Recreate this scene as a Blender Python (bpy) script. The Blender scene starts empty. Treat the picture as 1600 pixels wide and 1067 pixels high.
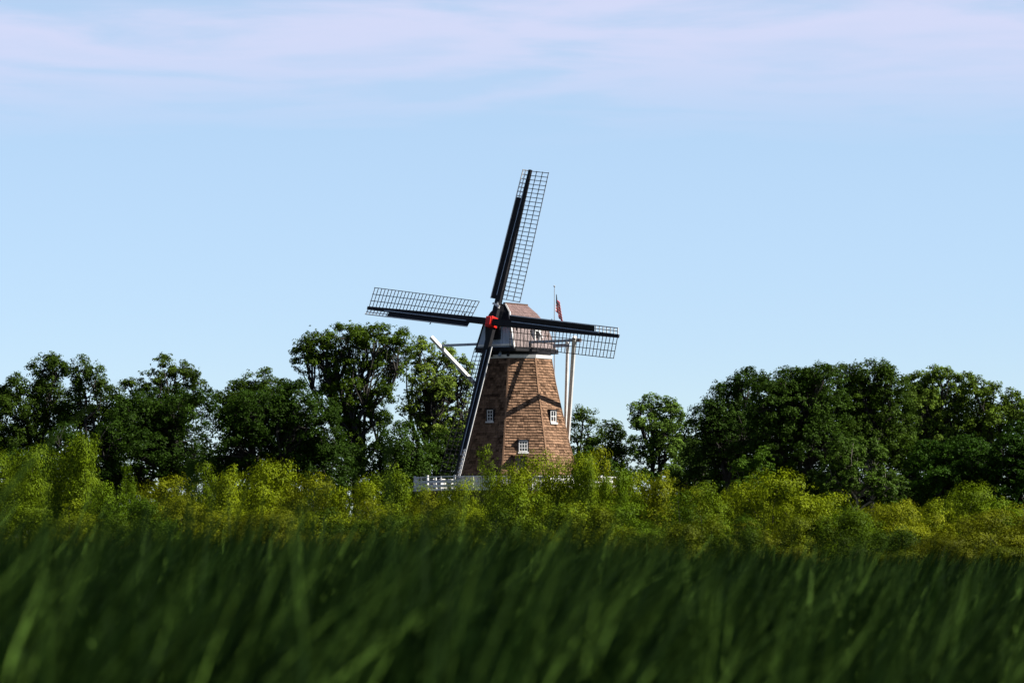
import bpy, math, random
import numpy as np
from mathutils import Vector, noise

# ------------------------------------------------------------------ camera, sky, sun, exposure
S = bpy.context.scene
COL = S.collection
R = math.radians
F = 6000.0          # focal length in photograph pixels (1600 wide)
EYE = 1.7
HZ = 860.0          # horizon row

cam_d = bpy.data.cameras.new('camera')
cam_d.sensor_width = 36.0
cam_d.lens = 36.0 * F / 1600.0
cam_d.shift_y = (HZ - 533.5) / 1600.0
cam_d.clip_start = 0.1
cam_d.clip_end = 12000
cam_d.dof.use_dof = True
cam_d.dof.focus_distance = 300.0
cam_d.dof.aperture_fstop = 3.6
cam = bpy.data.objects.new('camera', cam_d)
cam.location = (0, 0, EYE)
cam.rotation_euler = (R(90), 0, 0)
COL.objects.link(cam)
S.camera = cam

SUN_AZ = 78.0       # degrees from the direction back towards the camera, turning to the right
SUN_EL = 45.0
sd = Vector((math.sin(R(SUN_AZ)) * math.cos(R(SUN_EL)), -math.cos(R(SUN_AZ)) * math.cos(R(SUN_EL)), math.sin(R(SUN_EL))))

SKY_STRENGTH = 0.05
SKY_GAIN = (0.82, 0.825, 0.845)
SUN_STRENGTH = 5.0
EXPOSURE = 1.8

W = bpy.data.worlds.new('World')
S.world = W
W.use_nodes = True
nt = W.node_tree
nt.nodes.clear()
def wn(t, **k):
    n = nt.nodes.new(t)
    for a, b in k.items():
        setattr(n, a, b)
    return n
def wl(a, b): nt.links.new(a, b)
def wmath(op, a, b=None, c=None, clamp=False):
    n = wn('ShaderNodeMath', operation=op, use_clamp=clamp)
    for i, v in enumerate((a, b, c)):
        if v is None: continue
        if isinstance(v, (int, float)): n.inputs[i].default_value = v
        else: wl(v, n.inputs[i])
    return n.outputs[0]
out = wn('ShaderNodeOutputWorld')
bg = wn('ShaderNodeBackground')
bg.inputs['Strength'].default_value = SKY_STRENGTH
sky = wn('ShaderNodeTexSky', sky_type='NISHITA')
sky.sun_disc = False
sky.sun_elevation = R(SUN_EL)
sky.sun_rotation = math.atan2(sd.x, sd.y)
sky.altitude = 100
sky.air_density = 0.6
sky.dust_density = 0.25
sky.ozone_density = 1.0
tc = wn('ShaderNodeTexCoord')
sep = wn('ShaderNodeSeparateXYZ')
wl(tc.outputs['Generated'], sep.inputs[0])
zc = wmath('ADD', wmath('MAXIMUM', sep.outputs['Z'], 0.0), 0.012)
px_ = wmath('DIVIDE', sep.outputs['X'], zc)
py_ = wmath('DIVIDE', sep.outputs['Y'], zc)
cmb = wn('ShaderNodeCombineXYZ')
wl(px_, cmb.inputs[0]); wl(py_, cmb.inputs[1])
n1 = wn('ShaderNodeTexNoise')
n1.inputs['Scale'].default_value = 1.5
n1.inputs['Detail'].default_value = 7
n1.inputs['Roughness'].default_value = 0.52
n1.inputs['Distortion'].default_value = 0.25
mp = wn('ShaderNodeMapping')
mp.inputs['Location'].default_value = (3.7, 1.3, 0)
wl(cmb.outputs[0], mp.inputs[0]); wl(mp.outputs[0], n1.inputs['Vector'])
# the thin cloud sheet ends some way off; its edge wanders with the noise
edge = wmath('ADD', wmath('ABSOLUTE', py_), wmath('MULTIPLY', n1.outputs['Fac'], 3.2))
mr = wn('ShaderNodeMapRange', interpolation_type='SMOOTHSTEP')
mr.inputs['From Min'].default_value = 10.2
mr.inputs['From Max'].default_value = 8.4
wl(edge, mr.inputs['Value'])
thick = wn('ShaderNodeMapRange', interpolation_type='SMOOTHSTEP')
thick.inputs['From Min'].default_value = 0.34
thick.inputs['From Max'].default_value = 0.56
wl(n1.outputs['Fac'], thick.inputs['Value'])
# the unseen sheet overhead is thinned to faint wisps to lower the fill light
rad = wmath('SQRT', wmath('ADD', wmath('MULTIPLY', px_, px_), wmath('MULTIPLY', py_, py_)))
hi = wn('ShaderNodeMapRange', interpolation_type='SMOOTHSTEP')
hi.inputs['From Min'].default_value = 3.0
hi.inputs['From Max'].default_value = 5.5
hi.inputs['To Min'].default_value = 0.06
wl(rad, hi.inputs['Value'])
cf = wmath('MULTIPLY', wmath('MULTIPLY', wmath('MULTIPLY', mr.outputs[0], hi.outputs[0]), wmath('ADD', wmath('MULTIPLY', thick.outputs[0], 0.85), 0.15)), 0.72)
gain = wn('ShaderNodeMix', data_type='RGBA', blend_type='MULTIPLY')
gain.inputs[0].default_value = 1.0
wl(sky.outputs[0], gain.inputs[6])
gain.inputs[7].default_value = (*SKY_GAIN, 1)
veil = wn('ShaderNodeMix', data_type='RGBA')
vm = wn('ShaderNodeMapRange', interpolation_type='SMOOTHSTEP')
vm.inputs['From Min'].default_value = 22.0
vm.inputs['From Max'].default_value = 8.0
vm.inputs['To Max'].default_value = 0.42
wl(rad, vm.inputs['Value'])
wl(wmath('MULTIPLY', vm.outputs[0], hi.outputs[0]), veil.inputs[0])
wl(gain.outputs[2], veil.inputs[6])
veil.inputs[7].default_value = (3.65, 4.95, 6.2, 1)
cloud = wn('ShaderNodeMix', data_type='RGBA')
wl(cf, cloud.inputs[0])
wl(veil.outputs[2], cloud.inputs[6])
CLOUD_COL = (4.25, 4.25, 5.55)
cloud.inputs[7].default_value = (*CLOUD_COL, 1)
wl(cloud.outputs[2], bg.inputs['Color'])
wl(bg.outputs[0], out.inputs[0])

sun_d = bpy.data.lights.new('sun', 'SUN')
sun_d.energy = SUN_STRENGTH
sun_d.angle = R(0.5)
sun_d.color = (1.0, 0.93, 0.80)
sun = bpy.data.objects.new('sun', sun_d)
sun.rotation_euler = sd.to_track_quat('Z', 'Y').to_euler()
sun.location = (60, 200, 80)
COL.objects.link(sun)

S.view_settings.view_transform = 'Standard'
S.view_settings.look = 'None'
S.view_settings.exposure = EXPOSURE
S.view_settings.gamma = 1
S.view_settings.use_curve_mapping = False
S.render.engine = 'CYCLES'
S.cycles.max_bounces = 5
S.cycles.diffuse_bounces = 1
S.cycles.transmission_bounces = 3
S.cycles.use_denoising = True

# ------------------------------------------------------------------ helpers
def P(px, py, D):
    """a point that stands D metres away and is seen at photograph pixel (px, py)"""
    return Vector(((px - 800) / F * D, D, EYE + (HZ - py) / F * D))

def tag(o, label=None, cat=None, group=None, kind=None):
    if label: o['label'] = label
    if cat: o['category'] = cat
    if group: o['group'] = group
    if kind: o['kind'] = kind
    return o

def empty(name, loc, parent=None):
    o = bpy.data.objects.new(name, None)
    o.location = loc
    o.empty_display_size = 0.5
    COL.objects.link(o)
    if parent: o.parent = parent
    return o

def link_mesh(name, me, mat, parent=None, loc=(0, 0, 0)):
    if mat is not None and not me.materials: me.materials.append(mat)
    o = bpy.data.objects.new(name, me)
    o.location = loc
    if parent: o.parent = parent
    COL.objects.link(o)
    return o

class MB:
    """collects simple solids and links them as ONE mesh object"""
    def __init__(s): s.v = []; s.f = []; s.t = []
    def add(s, vs, fs, tint=0.5):
        b = len(s.v)
        s.v += [tuple(v) for v in vs]
        s.f += [tuple(b + i for i in f) for f in fs]
        s.t += [tint] * len(vs)
    def hexa(s, a, tint=0.5):       # 8 corners: bottom ring 0-3, top ring 4-7
        s.add(a, [(3, 2, 1, 0), (4, 5, 6, 7), (0, 1, 5, 4), (1, 2, 6, 5), (2, 3, 7, 6), (3, 0, 4, 7)], tint)
    def box(s, c, d, tint=0.5):
        x, y, z = c; a, b, h = d[0] / 2, d[1] / 2, d[2] / 2
        s.hexa([(x - a, y - b, z - h), (x + a, y - b, z - h), (x + a, y + b, z - h), (x - a, y + b, z - h),
                (x - a, y - b, z + h), (x + a, y - b, z + h), (x + a, y + b, z + h), (x - a, y + b, z + h)], tint)
    def bar(s, p, q, w0, h0, side, w1=None, h1=None, tint=0.5):
        """rectangular timber from p to q; side = direction of its width"""
        p = Vector(p); q = Vector(q)
        w1 = w0 if w1 is None else w1; h1 = h0 if h1 is None else h1
        ax = (q - p).normalized()
        sd_ = Vector(side); sd_ = (sd_ - ax * sd_.dot(ax)).normalized()
        up = ax.cross(sd_)
        r = []
        for c, w, h in ((p, w0, h0), (q, w1, h1)):
            r += [c - sd_ * w / 2 - up * h / 2, c + sd_ * w / 2 - up * h / 2, c + sd_ * w / 2 + up * h / 2, c - sd_ * w / 2 + up * h / 2]
        s.hexa(r, tint)
    def plate(s, quad, nrm, th, tint=0.5):   # quad extruded along nrm by th
        n = Vector(nrm) * th
        q = [Vector(v) for v in quad]
        s.hexa(q + [v + n for v in q], tint)
    def tube(s, pts, rad, n=6, tint=0.5):
        b = len(s.v)
        pts = [Vector(p) for p in pts]
        for i, p in enumerate(pts):
            d = (pts[min(i + 1, len(pts) - 1)] - pts[max(i - 1, 0)])
            d = d.normalized() if d.length > 1e-6 else Vector((0, 0, 1))
            e = Vector((1, 0, 0)) if abs(d.x) < 0.8 else Vector((0, 1, 0))
            a = d.cross(e).normalized(); c = d.cross(a)
            for k in range(n):
                t = 2 * math.pi * k / n
                s.v.append(tuple(p + (a * math.cos(t) + c * math.sin(t)) * rad[i])); s.t.append(tint)
        for i in range(len(pts) - 1):
            for k in range(n):
                k2 = (k + 1) % n
                s.f.append((b + i * n + k, b + i * n + k2, b + (i + 1) * n + k2, b + (i + 1) * n + k))
        s.f.append(tuple(b + k for k in range(n))[::-1])
        s.f.append(tuple(b + (len(pts) - 1) * n + k for k in range(n)))
    def build(s, name, mat, parent=None, loc=(0, 0, 0), smooth=False, bevel=0):
        me = bpy.data.meshes.new(name)
        me.from_pydata(s.v, [], s.f)
        at = me.attributes.new('tint', 'FLOAT', 'POINT')
        at.data.foreach_set('value', s.t)
        import bmesh
        bm = bmesh.new(); bm.from_mesh(me); bmesh.ops.recalc_face_normals(bm, faces=bm.faces); bm.to_mesh(me); bm.free()
        if smooth: me.polygons.foreach_set('use_smooth', [True] * len(me.polygons))
        o = link_mesh(name, me, mat, parent, loc)
        if bevel:
            b = o.modifiers.new('bevel', 'BEVEL'); b.width = bevel; b.segments = 2; b.limit_method = 'ANGLE'
        return o

def np_mesh(name, V, Fq, tint):
    me = bpy.data.meshes.new(name)
    n, m, k = len(V), len(Fq), Fq.shape[1]
    me.vertices.add(n); me.loops.add(m * k); me.polygons.add(m)
    me.vertices.foreach_set('co', V.astype(np.float32).ravel())
    me.loops.foreach_set('vertex_index', Fq.astype(np.int32).ravel())
    me.polygons.foreach_set('loop_start', np.arange(0, m * k, k, dtype=np.int32))
    me.polygons.foreach_set('loop_total', np.full(m, k, dtype=np.int32))
    at = me.attributes.new('tint', 'FLOAT', 'POINT')
    at.data.foreach_set('value', tint.astype(np.float32))
    me.update(calc_edges=True)
    return me

# ------------------------------------------------------------------ materials
def mat(name, c0, c1=None, rough=0.7, scale=4.0, bump=0.0, tint=True, spec=0.3, translucent=0.0, objcol=False, stretch=(1, 1, 1), metallic=0.0, nstr=0.5):
    m = bpy.data.materials.new(name); m.use_nodes = True
    t = m.node_tree; t.nodes.clear()
    N = t.nodes.new; L = t.links.new
    o = N('ShaderNodeOutputMaterial'); b = N('ShaderNodeBsdfPrincipled')
    b.inputs['Roughness'].default_value = rough
    b.inputs['Specular IOR Level'].default_value = spec
    b.inputs['Metallic'].default_value = metallic
    c1 = c1 or c0
    co = N('ShaderNodeTexCoord'); mpn = N('ShaderNodeMapping'); mpn.inputs['Scale'].default_value = stretch
    L(co.outputs['Object'], mpn.inputs[0])
    nz = N('ShaderNodeTexNoise'); nz.inputs['Scale'].default_value = scale; nz.inputs['Detail'].default_value = 4
    L(mpn.outputs[0], nz.inputs['Vector'])
    fac = None
    at = N('ShaderNodeAttribute'); at.attribute_name = 'tint'
    mr_ = N('ShaderNodeMapRange'); mr_.inputs['From Min'].default_value = 0.3; mr_.inputs['From Max'].default_value = 0.7
    L(nz.outputs['Fac'], mr_.inputs['Value'])
    mx = N('ShaderNodeMath'); mx.operation = 'MULTIPLY_ADD'
    mx.inputs[1].default_value = nstr if tint else 1.0
    L(mr_.outputs[0], mx.inputs[0])
    if tint:
        a2 = N('ShaderNodeMath'); a2.operation = 'MULTIPLY'; a2.inputs[1].default_value = 1 - nstr
        L(at.outputs['Fac'], a2.inputs[0]); L(a2.outputs[0], mx.inputs[2])
    else: mx.inputs[2].default_value = 0
    mix = N('ShaderNodeMix'); mix.data_type = 'RGBA'
    L(mx.outputs[0], mix.inputs[0])
    mix.inputs[6].default_value = (*c0, 1); mix.inputs[7].default_value = (*c1, 1)
    colout = mix.outputs[2]
    if objcol:
        oi = N('ShaderNodeObjectInfo')
        mm = N('ShaderNodeMix'); mm.data_type = 'RGBA'; mm.blend_type = 'MULTIPLY'; mm.inputs[0].default_value = 1
        L(colout, mm.inputs[6]); L(oi.outputs['Color'], mm.inputs[7]); colout = mm.outputs[2]
    L(colout, b.inputs['Base Color'])
    if bump:
        bp = N('ShaderNodeBump'); bp.inputs['Strength'].default_value = bump; bp.inputs['Distance'].default_value = 0.03
        L(nz.outputs['Fac'], bp.inputs['Height']); L(bp.outputs[0], b.inputs['Normal'])
    if translucent:
        tr = N('ShaderNodeBsdfTranslucent')
        L(colout, tr.inputs[0])
        ms = N('ShaderNodeMixShader'); ms.inputs[0].default_value = translucent
        L(b.outputs[0], ms.inputs[1]); L(tr.outputs[0], ms.inputs[2]); L(ms.outputs[0], o.inputs[0])
    else: L(b.outputs[0], o.inputs[0])
    return m

M = dict(
    shingle=mat('weathered_cedar_shingle', (0.014, 0.008, 0.0055), (0.185, 0.114, 0.076), 0.95, 2.0, 0.3, nstr=0.35, stretch=(6, 6, 1), spec=0.02),
    core=mat('tower_boarding', (0.03, 0.016, 0.012), (0.06, 0.03, 0.02), 0.9),
    white=mat('white_paint', (0.38, 0.39, 0.41), (0.50, 0.50, 0.50), 0.5, 2.0, tint=False),
    bluegrey=mat('pale_grey_paint', (0.20, 0.25, 0.33), (0.28, 0.33, 0.42), 0.6, 2.0, tint=False),
    black=mat('black_tar_paint', (0.006, 0.006, 0.008), (0.012, 0.012, 0.015), 0.6, 3.0, tint=False, spec=0.12),
    lattice=mat('dark_sail_wood', (0.016, 0.014, 0.014), (0.03, 0.024, 0.022), 0.7, 3.0, tint=False),
    red=mat('red_paint', (0.30, 0.006, 0.004), (0.48, 0.014, 0.008), 0.4, 5.0, tint=False),
    siding=mat('grey_rose_siding', (0.055, 0.045, 0.048), (0.16, 0.128, 0.13), 0.9, 3.0, nstr=0.4),
    roof=mat('rose_brown_roof', (0.055, 0.034, 0.033), (0.105, 0.066, 0.066), 0.8, 4.0, nstr=0.4),
    glass=mat('dark_glass', (0.01, 0.012, 0.016), (0.014, 0.016, 0.02), 0.08, 1.0, tint=False, spec=0.6),
    brick=mat('grey_brick', (0.10, 0.075, 0.065), (0.20, 0.16, 0.14), 0.9, 5.0, nstr=0.5),
    bark=mat('bark', (0.008, 0.007, 0.006), (0.020, 0.018, 0.016), 0.9, 6.0, 0.5, tint=False),
    palebark=mat('pale_bark', (0.10, 0.09, 0.075), (0.17, 0.155, 0.13), 0.9, 6.0, 0.3, tint=False),
    leaf=mat('tree_leaf', (0.003, 0.009, 0.0010), (0.042, 0.072, 0.007), 0.6, 0.25, translucent=0.3, objcol=True, spec=0.04, nstr=0.3),
    bush=mat('willow_leaf', (0.008, 0.019, 0.0008), (0.140, 0.170, 0.002), 0.6, 0.6, translucent=0.2, objcol=True, spec=0.04, nstr=0.3),
    reed=mat('reed_leaf', (0.0010, 0.0065, 0.0004), (0.070, 0.135, 0.022), 0.7, 0.5, translucent=0.25, spec=0.03, nstr=0.04),
    ground=mat('marsh_ground', (0.010, 0.014, 0.005), (0.025, 0.03, 0.010), 0.95, 0.3, tint=False),
    pole=mat('flagpole_metal', (0.18, 0.2, 0.24), (0.24, 0.26, 0.3), 0.4, 2.0, tint=False),
)

# ------------------------------------------------------------------ ground
g = MB()
g.add([(-3000, -50, 0), (3000, -50, 0), (3000, 6000, 0), (-3000, 6000, 0)], [(0, 1, 2, 3)])
tag(g.build('ground', M['ground']), 'flat dark marsh ground under the reeds and shrubs', kind='structure')

# ------------------------------------------------------------------ windmill
MX = (808 - 800) / F * 300.0
mill = empty('windmill', (MX, 300, 0))
tag(mill, 'tall shingled Dutch windmill with black lattice sails and red hub above the shrubs', 'windmill')
rng = random.Random(4)
YAW = R(36)
n_ = Vector((-math.sin(YAW), -math.cos(YAW), 0))     # where the cap faces
u_ = Vector((math.cos(YAW), -math.sin(YAW), 0))
Z = Vector((0, 0, 1))
def zpx(y): return EYE + (HZ - y) / 20.0
def A(s, w, z): return n_ * s + u_ * w + Z * z       # cap axes

PROF = [(7.6, 4.92), (8.6, 4.55), (9.7, 4.25), (12.2, 3.66), (14.7, 3.08), (16.7, 2.72)]
def prof(z):
    for (a, ra), (b, rb) in zip(PROF, PROF[1:]):
        if z <= b: return ra + (rb - ra) * (z - a) / (b - a)
    return PROF[-1][1]
COR = [R(-14 + 45 * k) for k in range(8)]
def oc(r, ang, z): return Vector((r * math.sin(ang), -r * math.cos(ang), z))
def ring_solid(mb, r0, r1, z0, z1, tint=0.5):
    vs = [oc(r0, a, z0) for a in COR] + [oc(r1, a, z1) for a in COR]
    fs = [(k, (k + 1) % 8, 8 + (k + 1) % 8, 8 + k) for k in range(8)] + [tuple(range(8))[::-1], tuple(range(8, 16))]
    mb.add(vs, fs, tint)

# base storey in brick
b = MB(); ring_solid(b, 5.5, 5.05, 0, 6.3); base = b.build('brick_base', M['brick'], mill)
bb = MB()
for k in range(8):
    a0, a1 = COR[k], COR[(k + 1) % 8]
    for i in range(int(6.2 / 0.24)):
        z0 = 0.05 + i * 0.24
        r = 5.5 + (5.05 - 5.5) * z0 / 6.3
        p, q = oc(r, a0, z0), oc(r, a1, z0)
        nn = (p + q) / 2; nn.z = 0; nn.normalize()
        off = 0.0 if i % 2 else 0.25
        t = -off
        Lw = (q - p).length
        while t < Lw:
            t0, t1 = max(t, 0) + 0.01, min(t + 0.48, Lw) - 0.01
            if t1 - t0 > 0.05:
                e = (q - p).normalized()
                bb.plate([p + e * t0, p + e * t1, p + e * t1 + Z * 0.21, p + e * t0 + Z * 0.21], nn, 0.03, rng.random())
            t += 0.5
tag(bb.build('brickwork', M['brick'], base), kind='stuff')
b = MB(); ring_solid(b, 5.06, 4.98, 6.3, 7.48); b.build('plinth', M['white'], mill)
b = MB(); ring_solid(b, 5.14, 5.10, 7.48, 7.585); b.build('drip_board', M['core'], mill)

# tower core and its shingles
core = MB()
zs = [p[0] for p in PROF]
vs, fs = [], []
for z in zs: vs += [oc(prof(z) - 0.05, a, z) for a in COR]
for i in range(len(zs) - 1):
    for k in range(8): fs.append((i * 8 + k, i * 8 + (k + 1) % 8, (i + 1) * 8 + (k + 1) % 8, (i + 1) * 8 + k))
fs += [tuple(range(8))[::-1], tuple(range(len(vs) - 8, len(vs)))]
core.add(vs, fs)
tower = core.build('tower_body', M['core'], mill)
ROW = 0.215
for k in range(8):
    sh = MB()
    a0, a1 = COR[k], COR[(k + 1) % 8]
    z = 7.6
    while z < 16.5:
        z1 = min(z + ROW * 1.2, 16.62)
        p0, q0 = oc(prof(z), a0, z), oc(prof(z), a1, z)
        p1, q1 = oc(prof(z1) - 0.03, a0, z1), oc(prof(z1) - 0.03, a1, z1)
        nn = (p0 + q0) / 2; nn.z = 0; nn.normalize()
        Lw = (q0 - p0).length
        t = -rng.uniform(0, 0.25)
        rowt = rng.uniform(-0.14, 0.14)
        while t < Lw:
            w = rng.uniform(0.20, 0.40)
            f0, f1 = max(t, 0) / Lw, min(t + w - 0.015, Lw) / Lw
            t += w
            if f1 - f0 < 0.01: continue
            d = rng.uniform(-0.022, 0.022)
            lift = nn * (0.045 + rng.uniform(0, 0.03))
            A0, B0 = p0.lerp(q0, f0) + Z * d, p0.lerp(q0, f1) + Z * d
            A1, B1 = p1.lerp(q1, f0), p1.lerp(q1, f1)
            tt = min(1, max(0, rng.gauss(0.60, 0.30) + rowt))
            sh.hexa([A0, B0, B0 + lift, A0 + lift, A1, B1, B1 + nn * 0.012, A1 + nn * 0.012], tt)
        z += ROW
    tag(sh.build('shingles', M['shingle'], tower), kind='stuff')
# hip boards on the eight corners
for k in range(8):
    hb = MB()
    pts = [oc(prof(z) + 0.03, COR[k], z) for z in zs]
    for p, q in zip(pts, pts[1:]):
        tn = Vector((math.cos(COR[k]), math.sin(COR[k]), 0))
        hb.bar(p, q, 0.13, 0.04, tn, tint=0.9)
    hb.build('corner_board', M['shingle'], tower)

def face_frame(adeg, z, t, out=0.0):
    a = R(adeg)
    nn = Vector((math.sin(a), -math.cos(a), 0)); e = Vector((math.cos(a), math.sin(a), 0))
    return nn * (prof(z) * math.cos(R(22.5)) + out) + e * t + Z * z, nn, e
def window(adeg, z, t, w, h, cols, rows, label=None):
    c, nn, e = face_frame(adeg, z - h / 2, t, 0.06)
    c = c + Z * h / 2
    # casing juts out from the battered wall and stays upright
    f = MB()
    for sx in (-1, 1):
        f.bar(c + e * sx * (w / 2 + 0.05) - Z * (h / 2 + 0.02) - nn * 0.35, c + e * sx * (w / 2 + 0.05) + Z * (h / 2 + 0.02) - nn * 0.35, 0.08, 0.72, e)
    f.bar(c - e * (w / 2 + 0.12) + Z * (h / 2 + 0.06) - nn * 0.33, c + e * (w / 2 + 0.12) + Z * (h / 2 + 0.06) - nn * 0.33, 0.07, 0.8, Z)
    o = f.build('window', M['black'], mill)
    if label: o['label'] = label
    s = MB()
    s.bar(c - e * (w / 2 + 0.08) - Z * (h / 2 + 0.08) + nn * 0.03, c + e * (w / 2 + 0.08) - Z * (h / 2 + 0.08) + nn * 0.03, 0.12, 0.16, Z)
    s.build('sill', M['white'], o)
    p = MB()
    p.plate([c - e * w / 2 - Z * h / 2 - nn * 0.07, c + e * w / 2 - Z * h / 2 - nn * 0.07, c + e * w / 2 + Z * h / 2 - nn * 0.07, c - e * w / 2 + Z * h / 2 - nn * 0.07], nn, 0.01)
    p.build('pane', M['glass'], o)
    m = MB()
    for i in range(cols + 1):
        x = -w / 2 + 0.03 + (w - 0.06) * i / cols
        th = 0.07 if i in (0, cols) else 0.045
        m.bar(c + e * x - Z * h / 2 - nn * 0.02, c + e * x + Z * h / 2 - nn * 0.02, th, 0.04, e)
    for j in range(rows + 1):
        y = -h / 2 + 0.03 + (h - 0.06) * j / rows
        th = 0.07 if j in (0, rows) else 0.045
        m.bar(c - e * w / 2 + Z * y - nn * 0.022, c + e * w / 2 + Z * y - nn * 0.022, th, 0.045, Z)
    m.build('sash', M['white'], o)
window(8.5, 9.75, -0.13, 0.68, 0.86, 3, 3)
window(53.5, 12.1, -0.08, 0.72, 0.9, 2, 2)
window(-36.5, 12.15, 0.0, 0.56, 0.86, 2, 3)

# little door porch on the sunny face at gallery level
c, nn, e = face_frame(8.5, 7.65, -0.42, 0.0)
d = MB()
d.bar(c - nn * 0.4 + Z * 1.28, c - nn * 0.4 + Z * 1.33, 1.06, 1.1, e)
porch = d.build('porch', M['core'], mill)
for sx in (-1, 1):
    d = MB(); d.bar(c + e * sx * 0.48 - nn * 0.4, c + e * sx * 0.48 - nn * 0.4 + Z * 1.275, 0.10, 1.1, e); d.build('cheek_board', M['core'], porch)
d = MB(); d.bar(c - e * 0.62 + Z * 1.38 - nn * 0.35, c + e * 0.62 + Z * 1.38 - nn * 0.35, 0.10, 1.3, Z, tint=0.6)
d.build('porch_roof', M['shingle'], porch)
d = MB(); d.plate([c - e * 0.42 - nn * 0.10, c + e * 0.42 - nn * 0.10, c + e * 0.42 - nn * 0.10 + Z * 1.25, c - e * 0.42 - nn * 0.10 + Z * 1.25], nn, 0.04)
d.build('door', M['siding'], porch)

# curb: white band and black ring under the cap
b = MB(); ring_solid(b, 2.80, 2.86, 16.62, 16.88); b.build('curb_band', M['white'], mill)
b = MB()
vs = [oc(2.62, R(t), 16.88) for t in range(0, 360, 15)] + [oc(2.72, R(t), 17.4) for t in range(0, 360, 15)]
b.add(vs, [(k, (k + 1) % 24, 24 + (k + 1) % 24, 24 + k) for k in range(24)] + [tuple(range(24))[::-1], tuple(range(24, 48))])
b.build('turning_ring', M['black'], mill)

# ---- cap
RG = [
    (17.35, [(2.85, 1.80), (1.0, 2.45), (-1.0, 2.35), (-3.3, 1.45)]),
    (19.25, [(2.6, 1.25), (1.0, 1.50), (-1.0, 1.50), (-2.5, 1.10)]),
    (20.20, [(2.15, 0.85), (0.9, 0.92), (-0.8, 0.92), (-1.8, 0.65)]),
    (20.85, [(1.65, 0.10), (0.8, 0.12), (-0.6, 0.12), (-1.25, 0.10)]),
]
vs, fs = [], []
for z, r in RG:
    for s_, w_ in r: vs.append(A(s_, w_, z))
    for s_, w_ in r[::-1]: vs.append(A(s_, -w_, z))
for i in range(3):
    for k in range(8): fs.append((i * 8 + k, i * 8 + (k + 1) % 8, (i + 1) * 8 + (k + 1) % 8, (i + 1) * 8 + k))
fs += [tuple(range(8))[::-1], tuple(range(24, 32))]
cc = MB(); cc.add(vs, fs)
cap = cc.build('cap', M['core'], mill)
def capv(i, k): return Vector(vs[i * 8 + k])
def lay(mb, q, cols, rows, th, gap, jitter=0.2, inset=0.0):
    """cover a quad (bl, br, tr, tl) with separate boards or shingles"""
    bl, br, tr, tl = q
    nn = (br - bl).cross(tl - bl).normalized()
    mid = (bl + br + tr + tl) / 4 - Vector((0, 0, 18.8))
    if nn.dot(mid) < 0: nn = -nn
    for j in range(rows):
        for i in range(cols):
            a, b_ = i / cols + gap / cols, (i + 1) / cols - gap / cols
            c0, c1 = j / rows, (j + 1) / rows - (gap / rows if rows > 1 else 0)
            def pt(x, y): return bl.lerp(br, x).lerp(tl.lerp(tr, x), y)
            mb.plate([pt(a, c0) - nn * 0.01, pt(b_, c0) - nn * 0.01, pt(b_, c1) - nn * 0.01, pt(a, c1) - nn * 0.01], nn, th + rng.uniform(0, 0.02), min(1, max(0, rng.gauss(0.5, jitter))))
for name, faces, i, cols, rows, m in (
        ('siding', (0, 1, 2, 4, 5, 6), 0, 9, 1, 'siding'), ('rear_siding', (3,), 0, 14, 1, 'siding'),
        ('roof_shingles', (0, 1, 2, 3, 4, 5, 6), 1, 10, 4, 'roof'), ('upper_roof_shingles', (0, 1, 2, 3, 4, 5, 6), 2, 10, 3, 'roof')):
    mb = MB()
    for k in faces: lay(mb, (capv(i, k), capv(i, (k + 1) % 8), capv(i + 1, (k + 1) % 8), capv(i + 1, k)), cols, rows, 0.035, 0.04)
    tag(mb.build(name, M[m], cap), kind='stuff')
mb = MB(); lay(mb, (capv(0, 7), capv(0, 0), capv(1, 0), capv(1, 7)), 10, 1, 0.05, 0.03); mb.build('front_boards', M['bluegrey'], cap)
mb = MB()
for i in (1, 2): lay(mb, (capv(i, 7), capv(i, 0), capv(i + 1, 0), capv(i + 1, 7)), 8, 1, 0.06, 0.03)
mb.build('gable_boards', M['black'], cap)
for sgn, k in ((1, 0), (-1, 7)):
    mb = MB()
    for i in range(3):
        mb.bar(capv(i, k) + n_ * 0.06 + u_ * sgn * 0.04, capv(i + 1, k) + n_ * 0.06 + u_ * sgn * 0.04, 0.10, 0.12, u_)
    mb.build('barge_board', M['black'] if sgn < 0 else M['white'], cap)
mb = MB(); mb.bar(A(1.7, 0, 20.93), A(-1.3, 0, 20.93), 0.22, 0.12, u_); mb.build('ridge_board', M['core'], cap)
for sgn in (-1, 1):
    mb = MB()
    pp = [A(s_, sgn * (w_ + 0.08), 19.22) for s_, w_ in RG[1][1]]
    for p, q in zip(pp, pp[1:]): mb.bar(p, q, 0.14, 0.10, Z)
    mb.build('eave_board', M['core'], cap)
# skirt of the cap: dark sill beam all round
pp = [A(s_, w_ + 0.05, 17.33) for s_, w_ in RG[0][1]] + [A(s_, -w_ - 0.05, 17.33) for s_, w_ in RG[0][1][::-1]]
for p, q in zip(pp, pp[1:] + pp[:1]):
    mb = MB(); mb.bar(p - Z * 0.05, q - Z * 0.05, 0.32, 0.20, Z); mb.build('sill_beam', M['black'], cap)
# neck board and the beard under the shaft
mb = MB(); mb.bar(A(2.84, -0.95, 18.62), A(2.84, 0.45, 18.62), 1.15, 0.14, Z); mb.build('neck_board', M['black'], cap)
mb = MB(); mb.bar(A(2.93, -1.6, 17.62), A(2.93, 1.6, 17.62), 0.16, 0.10, Z); mb.build('beard_board', M['white'], cap)
for w_ in (-1.2, -0.5, 0.3, 1.1):
    mb = MB(); mb.bar(A(2.5, w_, 17.25), A(2.75, w_, 16.75), 0.16, 0.16, u_); mb.build('bracket', M['black'] if w_ in (-0.5, 1.1) else M['bluegrey'], cap)
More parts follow.
